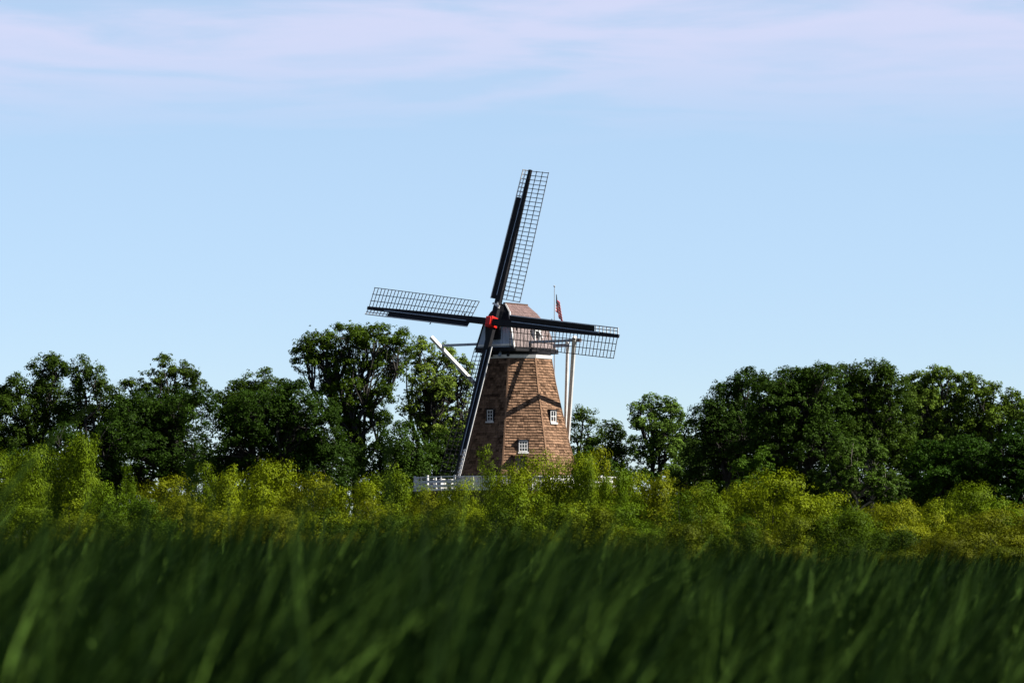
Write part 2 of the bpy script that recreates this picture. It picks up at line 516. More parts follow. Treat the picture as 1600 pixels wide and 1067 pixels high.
# hatch on the sunny side
h = MB(); c = A(0.35, 1.98, 18.35)
h.bar(c - n_ * 0.32 - Z * 0.4, c - n_ * 0.32 + Z * 0.4, 0.08, 0.5, n_); h.bar(c + n_ * 0.32 - Z * 0.4, c + n_ * 0.32 + Z * 0.4, 0.08, 0.5, n_)
h.bar(c - n_ * 0.4 + Z * 0.44, c + n_ * 0.4 + Z * 0.44, 0.08, 0.6, Z); h.bar(c - n_ * 0.36 - Z * 0.42, c + n_ * 0.36 - Z * 0.42, 0.08, 0.5, Z)
hh = h.build('hatch', M['white'], cap)
mb = MB(); mb.bar(c - n_ * 0.55 - Z * 0.1 + u_ * 0.3, c + n_ * 0.0 + Z * 0.45 + u_ * 0.32, 0.10, 0.06, Z); mb.build('hatch_brace', M['white'], cap)

# ---- tail beams and braces
def part_bar(name, p, q, w, h, side, m, w1=None, h1=None):
    mb = MB(); mb.bar(p, q, w, h, side, w1, h1); return mb.build(name, M[m], mill, bevel=0.015)
part_bar('front_tail_beam', A(1.28, -6.65, 17.85), A(1.28, 6.65, 17.85), 0.2, 0.2, Z, 'bluegrey')
part_bar('rear_tail_beam', A(-2.6, -3.2, 17.75), A(-2.6, 3.2, 17.75), 0.26, 0.26, Z, 'bluegrey')
part_bar('beam_tip', A(1.28, 6.655, 17.85), A(1.28, 6.95, 17.85), 0.27, 0.27, Z, 'siding')
TF = A(-6.2, 0, 7.5)
part_bar('tail_pole', A(-2.4, 0, 18.0), TF - Z * 0.5, 0.42, 0.42, u_, 'white', 0.34, 0.34)
for sgn in (-1, 1):
    top = A(1.28 + 0.22, sgn * 6.5, 17.85); d = (top - (TF + Z * 0.2)).normalized()
    part_bar('long_brace', TF + Z * 0.2 + u_ * sgn * 0.25, top + d * (0.95 if sgn < 0 else 0.35), 0.25, 0.25, u_, 'white', 0.27, 0.25)
    top = A(-2.6, sgn * 3.0, 17.75); d = (top - (TF + Z * 0.5)).normalized()
    part_bar('short_brace', TF + Z * 0.5 + u_ * sgn * 0.12, top + d * 0.3, 0.20, 0.20, u_, 'white')
mb = MB()
for k in range(8):
    t = R(45 * k); mb.bar(TF - n_ * 0.4, TF - n_ * 0.4 + u_ * math.cos(t) * 0.8 + Z * math.sin(t) * 0.8, 0.07, 0.07, n_)
mb.build('capstan_wheel', M['white'], mill)

# ---- sails
TAU = R(13)
axis = n_ * math.cos(TAU) + Z * math.sin(TAU)
v_ = Z * math.cos(TAU) - n_ * math.sin(TAU)
HUB = Vector(((768.5 - 808) / 20.0, 0, 0))
HUB = n_ * (-HUB.x / math.sin(YAW)) + Z * zpx(507)
RAD = 12.35
hb = MB()
hb.bar(HUB - axis * 2.2, HUB - axis * 0.2, 0.62, 0.62, u_)
shaft = hb.build('windshaft', M['black'], mill)
hb = MB()
hb.bar(HUB - axis * 0.35, HUB + axis * 0.42, 0.62, 0.82, u_)
hb.bar(HUB + axis * 0.42, HUB + axis * 0.52, 0.44, 0.60, u_)
hubo = hb.build('hub', M['red'], shaft, bevel=0.03)
hb = MB(); hb.bar(HUB - u_ * 0.12 + v_ * 1.55 + axis * 0.02, HUB + u_ * 0.55 + v_ * 1.25 + axis * 0.02, 0.16, 0.1, v_)
hb.bar(HUB + u_ * 0.28 + v_ * 1.62 - axis * 0.05, HUB + u_ * 0.42 + v_ * 1.12 - axis * 0.05, 0.12, 0.1, u_)
hb.build('clamp', M['white'], shaft)
for k in range(4):
    ph = R(7.3 + 90 * k)
    r_ = u_ * math.sin(ph) + v_ * math.cos(ph)                  # outward along the arm
    c_ = u_ * math.cos(ph) - v_ * math.sin(ph)                  # clockwise side
    off = axis * (-0.20 if k % 2 == 0 else 0.20)
    H = HUB + off
    mb = MB()
    mb.bar(H, H + r_ * 6.0, 0.50, 0.36, c_, 0.40, 0.34); mb.bar(H + r_ * 6.0, H + r_ * (RAD + 0.05), 0.40, 0.34, c_, 0.24, 0.2)
    sail = mb.build('sail', M['black'], mill)
    def tw(r): return R(20 - 15 * (r - 2) / 10)                  # weather of the sail
    def sp(r, x):                                                # point on the sail surface
        a = tw(r)
        return H + r_ * r + (c_ * math.cos(a) - axis * math.sin(a)) * x
    nb = 31
    for i in range(nb):
        r = 2.0 + (RAD - 2.05) * i / (nb - 1)
        m1 = MB(); m1.bar(sp(r, -0.05), sp(r, 1.74), 0.045, 0.045, r_); m1.build('sail_bar', M['lattice'], sail)
    for x in (0.62, 1.17, 1.72):
        m1 = MB()
        seg = 6
        for i in range(seg):
            ra, rb = 1.97 + (RAD - 1.97) * i / seg, 1.97 + (RAD - 1.97) * (i + 1) / seg
            m1.bar(sp(ra, x) + axis * 0.03, sp(rb, x) + axis * 0.03, 0.05, 0.035, c_)
        m1.build('hem_lath', M['lattice'], sail)
    # leading edge: black boards inboard, an open pale lattice at the tip
    def lp(r, x, z=0.0): return H + r_ * r - c_ * (x * 0.93) + axis * (x * 0.36 + z)
    m1 = MB()
    e0 = 0.16
    m1.hexa([lp(1.9, e0, -.02), lp(1.9, 0.66, -.02), lp(10.1, 0.60, -.02), lp(10.1, 0.10, -.02),
             lp(1.9, e0, .03), lp(1.9, 0.66, .03), lp(10.1, 0.60, .03), lp(10.1, 0.10, .03)])
    m1.build('leading_board', M['black'], sail)
    m1 = MB(); m1.bar(lp(1.9, 0.675), lp(RAD, 0.60), 0.075, 0.05, c_); m1.build('edge_strip', M['white'], sail)
    m1 = MB(); m1.bar(lp(10.1, 0.38), lp(RAD, 0.38), 0.07, 0.03, c_); m1.build('tip_lath', M['white'], sail)
    for i in range(7):
        r = 10.22 + (RAD - 10.27) * i / 6
        m1 = MB(); m1.bar(lp(r, 0.08), lp(r, 0.62), 0.08, 0.04, r_); m1.build('tip_bar', M['white'], sail)
    m1 = MB(); m1.bar(H + r_ * 2.2 + axis * 0.2 - c_ * 0.16, H + r_ * 10.6 + axis * 0.14 - c_ * 0.08, 0.05, 0.04, c_); m1.build('sail_rope', M['bluegrey'], sail)
    # short cleats that stick out of the stock
    for r, x in ((1.9, -0.5), (2.5, 0.45), (5.6, -0.75)):
        m1 = MB(); m1.bar(H + r_ * r, H + r_ * (r + 0.22) + c_ * x, 0.06, 0.05, r_); m1.build('cleat', M['black'], sail)

# ---- gallery
gz = 6.3
gal = MB()
NV = 16
def gp(r, k, z): return Vector((r * math.sin(R(-14 + 22.5 * k)), -r * math.cos(R(-14 + 22.5 * k)), z))
GR = 8.15
vs = []
for r, z in ((4.9, gz - 0.16), (GR, gz - 0.16), (GR, gz), (4.9, gz)): vs += [gp(r, k, z) for k in range(NV)]
fs = []
for a_ in range(4):
    b2 = (a_ + 1) % 4
    for k in range(NV): fs.append((a_ * NV + k, a_ * NV + (k + 1) % NV, b2 * NV + (k + 1) % NV, b2 * NV + k))
gal.add(vs, fs)
gallery = gal.build('gallery', M['core'], mill)
for k in range(NV):
    p, q = gp(GR - 0.1, k, gz), gp(GR - 0.1, k + 1, gz)
    m1 = MB(); m1.bar(p + Z * 0.01, p + Z * 1.2, 0.14, 0.14, q - p); m1.build('railing_post', M['white'], gallery)
    mid = (p + q) / 2
    m1 = MB(); m1.bar(mid + Z * 0.01, mid + Z * 1.12, 0.09, 0.09, q - p); m1.build('railing_post', M['white'], gallery)
    e = (q - p).normalized(); nn = Vector((mid.x, mid.y, 0)).normalized()
    for z, w in ((1.07, 0.07), (0.70, 0.20), (0.36, 0.20), (0.08, 0.12)):
        m1 = MB(); m1.bar(p + e * 0.05 + nn * 0.09 + Z * z, q - e * 0.05 + nn * 0.09 + Z * z, w, 0.04, Z); m1.build('rail', M['white'], gallery)
    m1 = MB(); m1.bar(gp(5.2, k, 3.6), gp(GR - 0.5, k, gz - 0.17), 0.18, 0.18, e); m1.build('gallery_strut', M['black'], gallery)

# ------------------------------------------------------------------ flag and flagpole, behind the mill
FD = 318.0
fx = P(866.3, 860, FD).x
pt = P(866.3, 449, FD).z
m1 = MB(); m1.tube([(0, 0, 0), (0, 0, pt * 0.5), (0, 0, pt)], [0.09, 0.07, 0.028], 8)
fp = empty('flagpole', (fx, FD, 0)); tag(fp, 'thin pale flagpole rising behind the windmill cap', 'flagpole')
m1.build('pole', M['pole'], fp)
m1 = MB(); m1.tube([(0, 0, pt), (0, 0, pt + .05), (0, 0, pt + .13), (0, 0, pt + .18)], [0.02, 0.08, 0.08, 0.02], 8); m1.build('finial', M['pole'], fp)
fm = bpy.data.materials.new('flag_cloth'); fm.use_nodes = True
t = fm.node_tree; N = t.nodes.new; L = t.links.new
bs = t.nodes['Principled BSDF']; bs.inputs['Roughness'].default_value = 0.8
uv = N('ShaderNodeUVMap'); sx = N('ShaderNodeSeparateXYZ'); L(uv.outputs[0], sx.inputs[0])
def fmth(op, a, b=None):
    n = N('ShaderNodeMath'); n.operation = op
    for i, v in enumerate((a, b)):
        if v is None: continue
        if isinstance(v, (int, float)): n.inputs[i].default_value = v
        else: L(v, n.inputs[i])
    return n.outputs[0]
stripe = fmth('LESS_THAN', fmth('MODULO', fmth('MULTIPLY', sx.outputs[1], 13), 2), 1)
c1 = N('ShaderNodeMix'); c1.data_type = 'RGBA'; L(stripe, c1.inputs[0]); c1.inputs[6].default_value = (.62, .60, .60, 1); c1.inputs[7].default_value = (.55, .012, .03, 1)
canton = fmth('MULTIPLY', fmth('LESS_THAN', sx.outputs[0], 0.4), fmth('GREATER_THAN', sx.outputs[1], 6 / 13))
du = fmth('SUBTRACT', fmth('FRACT', fmth('MULTIPLY', sx.outputs[0], 6 / 0.4)), 0.5)
dv = fmth('SUBTRACT', fmth('FRACT', fmth('MULTIPLY', fmth('SUBTRACT', sx.outputs[1], 6 / 13), 5 * 13 / 7)), 0.5)
star = fmth('LESS_THAN', fmth('ADD', fmth('MULTIPLY', du, du), fmth('MULTIPLY', dv, dv)), 0.05)
c2 = N('ShaderNodeMix'); c2.data_type = 'RGBA'; L(star, c2.inputs[0]); c2.inputs[6].default_value = (.010, .016, .05, 1); c2.inputs[7].default_value = (.62, .6, .6, 1)
c3 = N('ShaderNodeMix'); c3.data_type = 'RGBA'; L(canton, c3.inputs[0]); L(c1.outputs[2], c3.inputs[6]); L(c2.outputs[2], c3.inputs[7])
L(c3.outputs[2], bs.inputs['Base Color'])
ftr = N('ShaderNodeBsdfTranslucent'); L(c3.outputs[2], ftr.inputs[0])
fmx = N('ShaderNodeMixShader'); fmx.inputs[0].default_value = 0.5
L(bs.outputs[0], fmx.inputs[1]); L(ftr.outputs[0], fmx.inputs[2]); L(fmx.outputs[0], t.nodes['Material Output'].inputs[0])
nu, nv = 30, 16
vs, fs, uvs = [], [], []
for i in range(nu):
    for j in range(nv):
        a, b_ = i / (nu - 1), j / (nv - 1)
        # limp cloth: the fly hangs down from the hoist in deep folds
        x = 0.12 + 0.78 * (a ** 0.8) * (1 - 0.35 * b_) + 0.07 * math.sin(9 * a + 2 * b_)
        y = 0.12 * math.sin(13 * a + 3.0 * b_) * a ** 0.4
        z = -1.45 * (1 - b_) - 1.25 * a ** 1.15 + 0.25 * (1 - b_) * a
        vs.append((x, y, z)); uvs.append((a, b_))
for i in range(nu - 1):
    for j in range(nv - 1): fs.append((i * nv + j, (i + 1) * nv + j, (i + 1) * nv + j + 1, i * nv + j + 1))
me = bpy.data.meshes.new('flag'); me.from_pydata(vs, [], fs)
ul = me.uv_layers.new(name='UVMap')
for lp_ in me.loops: ul.data[lp_.index].uv = uvs[lp_.vertex_index]
me.polygons.foreach_set('use_smooth', [True] * len(me.polygons))
fl = link_mesh('flag', me, fm, None, (fx, FD, P(866, 459, FD).z))
fl.rotation_euler = (0, 0, R(42))
md = fl.modifiers.new('thickness', 'SOLIDIFY'); md.thickness = 0.006
tag(fl, 'limp American flag hanging from the pole behind the windmill cap', 'flag')

# ------------------------------------------------------------------ foliage
def leaf_mesh(name, C, Nn, size, tint, rs, aspect=0.55):
    n = len(C)
    rv = rs.normal(size=(n, 3))
    T = np.cross(Nn, rv); T /= np.linalg.norm(T, axis=1, keepdims=True) + 1e-9
    B = np.cross(Nn, T)
    l = (size * 0.5)[:, None]; w = l * aspect
    V = np.stack([C + T * l, C + B * w + Nn * l * 0.15, C - T * l, C - B * w + Nn * l * 0.15], 1).reshape(-1, 3)
    Fq = np.arange(n * 4).reshape(n, 4)
    return np_mesh(name, V, Fq, np.repeat(tint, 4))

def unit(rs, n):
    d = rs.normal(size=(n, 3)); return d / np.linalg.norm(d, axis=1, keepdims=True)

def crown_points(lobes, rs, clump_r, cover, leaf, per, gap=0.0, droop=0.0, coh=0.8, loose=0.05):
    """clumps of leaves over and inside a set of ellipsoid lobes; returns leaf centres, normals, sizes, tints and clump centres"""
    Cs, Ns, Ss, Ts, CC = [], [], [], [], []
    for (cx, cy, cz, rx, ry, rz) in lobes:
        area = 4 * math.pi * ((rx * ry) ** 1.6 / 3 + (rx * rz) ** 1.6 / 3 + (ry * rz) ** 1.6 / 3) ** (1 / 1.6)
        nc = max(6, int(area / (math.pi * clump_r ** 2) * cover))
        d = unit(rs, nc)
        d[:, 2] = np.where((d[:, 2] < -0.3) & (rs.random(nc) < 0.5), -d[:, 2], d[:, 2])
        rr = np.where(rs.random(nc) < 0.72, rs.uniform(0.78, 1.06, nc), rs.uniform(0.25, 0.8, nc))
        far = rs.random(nc) < loose
        rr = np.where(far, rs.uniform(1.03, 1.28, nc), rr); small = np.where(far, 0.55, 1.0)
        c = d * rr[:, None] * np.array([rx, ry, rz]) + np.array([cx, cy, cz])
        if gap > 0:      # irregular holes in the crown
            g_ = np.array([noise.noise(Vector(p) * (0.55 / max(clump_r, .2)) * 0.5 + Vector((cx, 3, 7))) for p in c])
            th = -0.42 + gap * 0.5
            c = c[g_ > th]; d = d[g_ > th]; small = small[g_ > th]
        CC.append(c)
        dl = d / np.array([rx, ry, rz]); dl /= np.linalg.norm(dl, axis=1, keepdims=True)
        for q in range(len(c)):
            r = clump_r * rs.uniform(0.55, 1.35) * small[q]
            k = max(5, int(per * (r / clump_r) ** 2))
            e = unit(rs, k)
            rad = r * rs.random(k) ** 0.35
            p = e * rad[:, None] * np.array([1.1, 1.1, 0.8]) + c[q]
            p[:, 2] -= droop * rs.random(k) * r
            nm = e * coh * 0.6 + dl[q] * coh + unit(rs, k) * 0.6 + np.array([0, 0, 0.35])
            nm /= np.linalg.norm(nm, axis=1, keepdims=True)
            Cs.append(p); Ns.append(nm); Ss.append(leaf * rs.uniform(0.6, 1.4, k))
            Ts.append(np.clip(rs.normal(0.5, 0.16) + rs.normal(0, 0.16, k), 0, 1))
    return np.concatenate(Cs), np.concatenate(Ns), np.concatenate(Ss), np.concatenate(Ts), np.concatenate(CC)

def wobble(p, q, rs, n=4, amt=0.06):
    p = np.array(p, float); q = np.array(q, float); L_ = np.linalg.norm(q - p)
    pts = []
    for i in range(n + 1):
        t_ = i / n
        j = rs.normal(size=3) * L_ * amt * math.sin(math.pi * t_)
        pts.append(p + (q - p) * t_ + j + np.array([0, 0, 0.08 * L_ * math.sin(math.pi * t_)]))
    return pts

def tree(name, label, D, bx, lobes_px, seed, col=(1, 1, 1), clump=0.55, cover=1.3, leaf=0.21, per=78, gap=0.0,
         trunk_r=0.28, fork=0.45, bark='bark', cat='tree', group='trees behind the shrubs', twigs=0.35, depth=0.9, droop=0.0):
    rs = np.random.RandomState(seed)
    base = P(bx, HZ, D); base.z = 0
    ppm = F / D
    lobes = []
    for i, (x, y, rx, rz) in enumerate(lobes_px):
        q = P(x, y, D)
        mrx = rx / ppm; mrz = rz / ppm
        dy = rs.uniform(-0.5, 0.5) * mrx * 1.2
        lobes.append((q.x - base.x, dy, q.z, mrx, max(mrx, mrz) * depth, mrz))
    # knobbly boughs break the outline of every lobe
    main = lobes; lobes = []
    for l in main:
        lobes.append((l[0], l[1], l[2], l[3] * 0.93, l[4] * 0.93, l[5] * 0.93))
        for _ in range(6):
            e = unit(rs, 1)[0]; e[2] = e[2] * 0.9 + 0.1
            k = rs.uniform(0.7, 1.0); q = rs.uniform(0.22, 0.42)
            lobes.append((l[0] + e[0] * l[3] * k, l[1] + e[1] * l[4] * k, l[2] + e[2] * l[5] * k, l[3] * q, l[4] * q, l[5] * q * rs.uniform(0.8, 1.3)))
    root = empty(name, base); tag(root, label, cat, group)
    Cc, Nn, Sz, Tt, CC = crown_points(lobes, rs, clump * 0.68, cover * 0.80, leaf * 0.92, per * 0.50, gap, droop, coh=0.5, loose=0.28)
    lobes = main
    keep = Cc[:, 2] > 0.1
    cr = link_mesh('crown', leaf_mesh('crown', Cc[keep], Nn[keep], Sz[keep], Tt[keep], rs), M['leaf'], root)
    cr.color = (*col, 1)
    # trunk, limbs to every lobe and boughs out to the clumps
    zc_ = min(l[2] - l[5] * 0.2 for l in lobes)
    ztop = max(l[2] for l in lobes)
    fz = max(1.0, min(zc_, ztop * fork + 0.5))
    cxm = sum(l[0] for l in lobes) / len(lobes)
    fk = np.array([cxm * 0.35, 0, fz])
    tb = MB()
    pts = wobble((0, 0, -0.2), fk, rs, 4, 0.02)
    tb.tube(pts, [trunk_r * (1.35 - 0.5 * i / 4) for i in range(5)], 8)
    trunk = tb.build('trunk', M[bark], root, smooth=True)
    lm = MB()
    for l in lobes:
        c = np.array(l[:3])
        pts = wobble(fk, c, rs, 5, 0.07)
        lm.tube(pts, [trunk_r * (0.62 - 0.09 * i) for i in range(6)], 6)
        near = CC[np.linalg.norm((CC - c) / np.array([l[3], l[4], l[5]]), axis=1) < 1.1]
        if len(near):
            idx = rs.permutation(len(near))[:max(3, int(len(near) * twigs * 0.3))]
            for q in idx:
                st = pts[rs.randint(2, 6)]
                w_ = wobble(st, near[q], rs, 3, 0.08)
                lm.tube(w_, [trunk_r * 0.26, trunk_r * 0.18, trunk_r * 0.11, trunk_r * 0.05], 4)
    lm.build('limbs', M[bark], trunk, smooth=True)
    return root

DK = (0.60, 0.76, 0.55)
MD = (0.95, 1.0, 0.85)
PL = (1.7, 1.5, 1.6)
tree('deciduous_tree', 'small dark tree cut by the left edge of the photo', 325, -10, [(-12, 640, 30, 40), (0, 690, 40, 40), (-20, 720, 40, 40)], 11, MD)
tree('deciduous_tree', 'tall bushy tree with two peaks near the left edge', 325, 62, [(28, 610, 20, 24), (66, 582, 26, 28), (90, 575, 16, 22), (78, 625, 32, 42), (38, 650, 40, 38), (100, 650, 26, 34), (10, 625, 22, 26), (62, 690, 52, 34), (30, 720, 44, 26)], 12, MD, gap=0.14, cover=1.35)
tree('deciduous_tree', 'narrow tree right of the two peaked tree, with gaps of sky', 322, 135, [(124, 580, 15, 24), (150, 592, 18, 26), (134, 622, 32, 26), (150, 650, 30, 28), (122, 655, 36, 32), (175, 620, 18, 20), (180, 655, 24, 30), (140, 705, 46, 34)], 13, MD, gap=0.16, cover=1.3)
tree('deciduous_tree', 'loose pale tree showing above the dark round tree at left', 335, 258, [(257, 580, 20, 28), (232, 602, 26, 22), (288, 588, 22, 24), (304, 602, 16, 20), (205, 606, 18, 14), (258, 628, 60, 28)], 14, (1.3, 1.25, 1.3), gap=0.38, cover=0.95, clump=0.45)
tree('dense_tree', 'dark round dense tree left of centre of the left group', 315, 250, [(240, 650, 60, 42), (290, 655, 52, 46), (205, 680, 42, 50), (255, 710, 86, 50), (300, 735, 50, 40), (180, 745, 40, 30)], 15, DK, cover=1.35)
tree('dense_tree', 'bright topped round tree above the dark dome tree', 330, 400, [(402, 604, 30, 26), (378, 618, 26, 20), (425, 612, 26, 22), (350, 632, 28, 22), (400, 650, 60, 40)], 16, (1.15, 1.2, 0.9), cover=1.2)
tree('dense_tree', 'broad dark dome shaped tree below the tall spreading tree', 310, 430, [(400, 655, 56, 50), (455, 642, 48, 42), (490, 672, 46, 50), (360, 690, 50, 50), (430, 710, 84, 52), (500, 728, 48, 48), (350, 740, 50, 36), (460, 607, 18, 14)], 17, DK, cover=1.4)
tree('spreading_tree', 'tall spreading tree with open forked limbs left of the windmill', 340, 556,
     [(478, 562, 24, 28), (500, 535, 32, 24), (540, 528, 34, 24), (585, 526, 34, 22), (624, 540, 26, 26), (520, 572, 36, 28), (566, 566, 38, 32), (612, 576, 30, 30), (548, 612, 30, 26), (590, 618, 28, 26), (515, 612, 24, 20), (560, 655, 32, 28), (530, 645, 26, 24), (590, 660, 22, 20), (548, 695, 22, 24)],
     18, (1.35, 1.35, 0.8), gap=0.28, cover=1.2, clump=0.5, trunk_r=0.36, fork=0.36, twigs=0.5)
tree('willow_tree', 'feathery olive tree between the spreading tree and the windmill', 348, 672,
     [(655, 552, 22, 26), (690, 560, 26, 24), (720, 585, 22, 28), (668, 600, 36, 30), (706, 615, 36, 34), (650, 640, 28, 30), (690, 660, 46, 34), (720, 690, 34, 40)],
     19, (3.6, 3.0, 4.0), gap=0.40, cover=1.05, clump=0.45, trunk_r=0.36, fork=0.35, twigs=0.6)
tree('dense_tree', 'low dark tree in front of the feathery olive tree', 318, 618, [(622, 695, 44, 34), (590, 725, 38, 36), (650, 722, 42, 36), (615, 755, 56, 34)], 20, (0.8, 0.95, 0.75), cover=1.3)
tree('dense_tree', 'low dark tree behind the foot of the lower sail', 330, 695, [(700, 700, 34, 34), (690, 740, 46, 34), (735, 735, 40, 50)], 21, (0.75, 0.85, 0.7), cover=1.15)
tree('dense_tree', 'shaded tree filling the gap left of the low dark tree', 335, 535, [(540, 730, 30, 40), (560, 762, 46, 30)], 22, DK, cover=1.15)
tree('deciduous_tree', 'green tree just right of the windmill braces', 345, 912, [(912, 655, 22, 22), (900, 685, 26, 26), (925, 690, 24, 28), (908, 725, 38, 34)], 23, (1.2, 1.2, 1.0), gap=0.26, cover=1.0)
tree('deciduous_tree', 'short dark tree between the braces tree and the poplar', 340, 957, [(958, 675, 18, 18), (948, 700, 26, 26), (968, 712, 22, 30), (955, 745, 36, 26)], 24, (0.95, 1.0, 0.85), gap=0.22, cover=1.1)
tree('poplar_tree', 'tall airy poplar standing alone right of the windmill', 338, 1022, [(1028, 637, 24, 20), (1000, 645, 20, 22), (1048, 650, 20, 26), (1022, 672, 38, 26), (1008, 705, 32, 24), (1042, 705, 28, 26), (1022, 738, 34, 20)], 25, (2.2, 2.2, 3.0), gap=0.42, cover=0.95, clump=0.42, twigs=0.5)
tree('deciduous_tree', 'low tree with loose twigs left of the big dark tree', 330, 1070, [(1085, 740, 34, 34), (1062, 762, 30, 26), (1100, 700, 26, 34)], 26, (0.8, 0.9, 0.95), gap=0.2, cover=1.1)
tree('dense_tree', 'left shoulder of the dark tree group with ragged outline', 322, 1135, [(1105, 655, 30, 26), (1135, 625, 34, 30), (1165, 608, 30, 26), (1130, 665, 52, 40), (1165, 690, 60, 46), (1120, 730, 50, 36), (1190, 745, 50, 36)], 27, (0.7, 0.85, 0.9), cover=1.3, gap=0.06)
tree('dense_tree', 'tallest dark tree of the right group with lumpy top', 316, 1255, [(1205, 605, 34, 26), (1245, 598, 36, 26), (1285, 596, 34, 28), (1225, 640, 60, 44), (1280, 645, 56, 48), (1215, 690, 60, 46), (1275, 705, 60, 50), (1240, 750, 60, 36)], 28, (0.8, 0.95, 0.75), cover=1.35)
tree('dense_tree', 'rounded green tree with highest crown of the right group', 320, 1360, [(1320, 590, 30, 22), (1356, 586, 34, 24), (1390, 600, 28, 24), (1345, 625, 46, 40), (1390, 640, 38, 44), (1350, 680, 56, 44), (1400, 700, 40, 50)], 29, (1.0, 1.08, 0.8), cover=1.35)
tree('deciduous_tree', 'pale green many branched tree near the right edge', 330, 1465, [(1438, 600, 24, 22), (1468, 592, 26, 22), (1500, 612, 26, 24), (1440, 640, 34, 34), (1480, 645, 40, 38), (1455, 690, 50, 36)], 30, (2.4, 2.2, 2.4), gap=0.16, cover=1.15, clump=0.45)
tree('deciduous_tree', 'pale green tree with spiky top beside the right edge', 328, 1548, [(1522, 607, 20, 24), (1550, 622, 26, 22), (1582, 632, 22, 22), (1530, 650, 38, 30), (1565, 668, 34, 34), (1600, 660, 30, 40), (1540, 700, 50, 34)], 31, (1.8, 1.7, 1.4), gap=0.24, cover=1.1, clump=0.45)
tree('cedar_tree', 'dark low cedar below the pale trees at right', 308, 1500, [(1460, 722, 44, 30), (1505, 712, 48, 32), (1475, 752, 60, 36), (1530, 755, 56, 40), (1500, 790, 70, 34)], 32, (0.62, 0.9, 0.5), cover=1.35, clump=0.5)
tree('cedar_tree', 'dark cedar touching the right edge of the photo', 306, 1590, [(1585, 715, 44, 34), (1610, 700, 40, 40), (1590, 755, 56, 40), (1590, 795, 60, 34)], 33, (0.6, 0.88, 0.5), cover=1.35, clump=0.5)
tree('deciduous_tree', 'grey green young tree with visible stems before the dark group', 298, 1340, [(1320, 720, 30, 34), (1355, 715, 30, 34), (1300, 755, 34, 30), (1340, 760, 50, 34), (1385, 765, 34, 30)], 34, (1.25, 1.35, 1.35), gap=0.3, cover=1.0, clump=0.4, bark='palebark', twigs=0.6, trunk_r=0.16)
tree('deciduous_tree', 'thin sapling with pale stem before the big dark tree', 295, 1180, [(1165, 735, 22, 22), (1190, 728, 18, 26), (1172, 762, 34, 22)], 35, (1.5, 1.7, 1.2), gap=0.3, cover=0.95, clump=0.36, bark='palebark', trunk_r=0.1)
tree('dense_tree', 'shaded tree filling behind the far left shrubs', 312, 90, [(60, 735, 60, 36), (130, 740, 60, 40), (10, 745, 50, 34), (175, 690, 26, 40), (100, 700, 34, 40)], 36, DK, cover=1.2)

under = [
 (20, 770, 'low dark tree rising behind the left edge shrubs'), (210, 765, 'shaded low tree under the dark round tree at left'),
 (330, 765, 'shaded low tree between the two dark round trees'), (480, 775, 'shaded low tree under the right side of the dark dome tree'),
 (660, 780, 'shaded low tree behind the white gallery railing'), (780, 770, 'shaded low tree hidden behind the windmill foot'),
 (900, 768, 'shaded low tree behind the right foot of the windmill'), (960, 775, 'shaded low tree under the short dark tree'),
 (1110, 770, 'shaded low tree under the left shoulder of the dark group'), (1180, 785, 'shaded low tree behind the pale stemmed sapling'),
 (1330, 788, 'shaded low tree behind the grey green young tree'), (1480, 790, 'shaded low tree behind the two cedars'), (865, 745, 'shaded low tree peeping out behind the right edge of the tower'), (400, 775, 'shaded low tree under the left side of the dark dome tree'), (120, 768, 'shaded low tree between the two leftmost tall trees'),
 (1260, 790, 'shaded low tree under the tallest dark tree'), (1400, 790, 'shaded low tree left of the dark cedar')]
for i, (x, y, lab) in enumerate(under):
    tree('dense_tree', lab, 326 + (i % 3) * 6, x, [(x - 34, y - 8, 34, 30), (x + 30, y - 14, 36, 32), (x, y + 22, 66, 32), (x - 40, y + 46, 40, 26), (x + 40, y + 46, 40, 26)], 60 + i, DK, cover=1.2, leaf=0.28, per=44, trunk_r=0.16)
back = [(1100, 690, 'dark tree behind the left shoulder of the dark group'), (1195, 640, 'dark tree behind the valley left of the tallest dark tree'),
 (1310, 632, 'dark tree between the tallest dark tree and the rounded green tree'), (1425, 640, 'dark tree between the rounded green tree and the pale one'), (1510, 670, 'dark tree behind the two pale trees')]
for i, (x, y, lab) in enumerate(back):
    tree('dense_tree', lab, 352, x, [(x - 26, y, 34, 34), (x + 26, y - 6, 36, 36), (x, y + 44, 62, 44), (x, y + 96, 66, 40), (x - 20, y + 140, 60, 34), (x + 30, y + 150, 60, 34)], 80 + i, (0.9, 1.0, 0.9), cover=1.2, leaf=0.32, per=34)

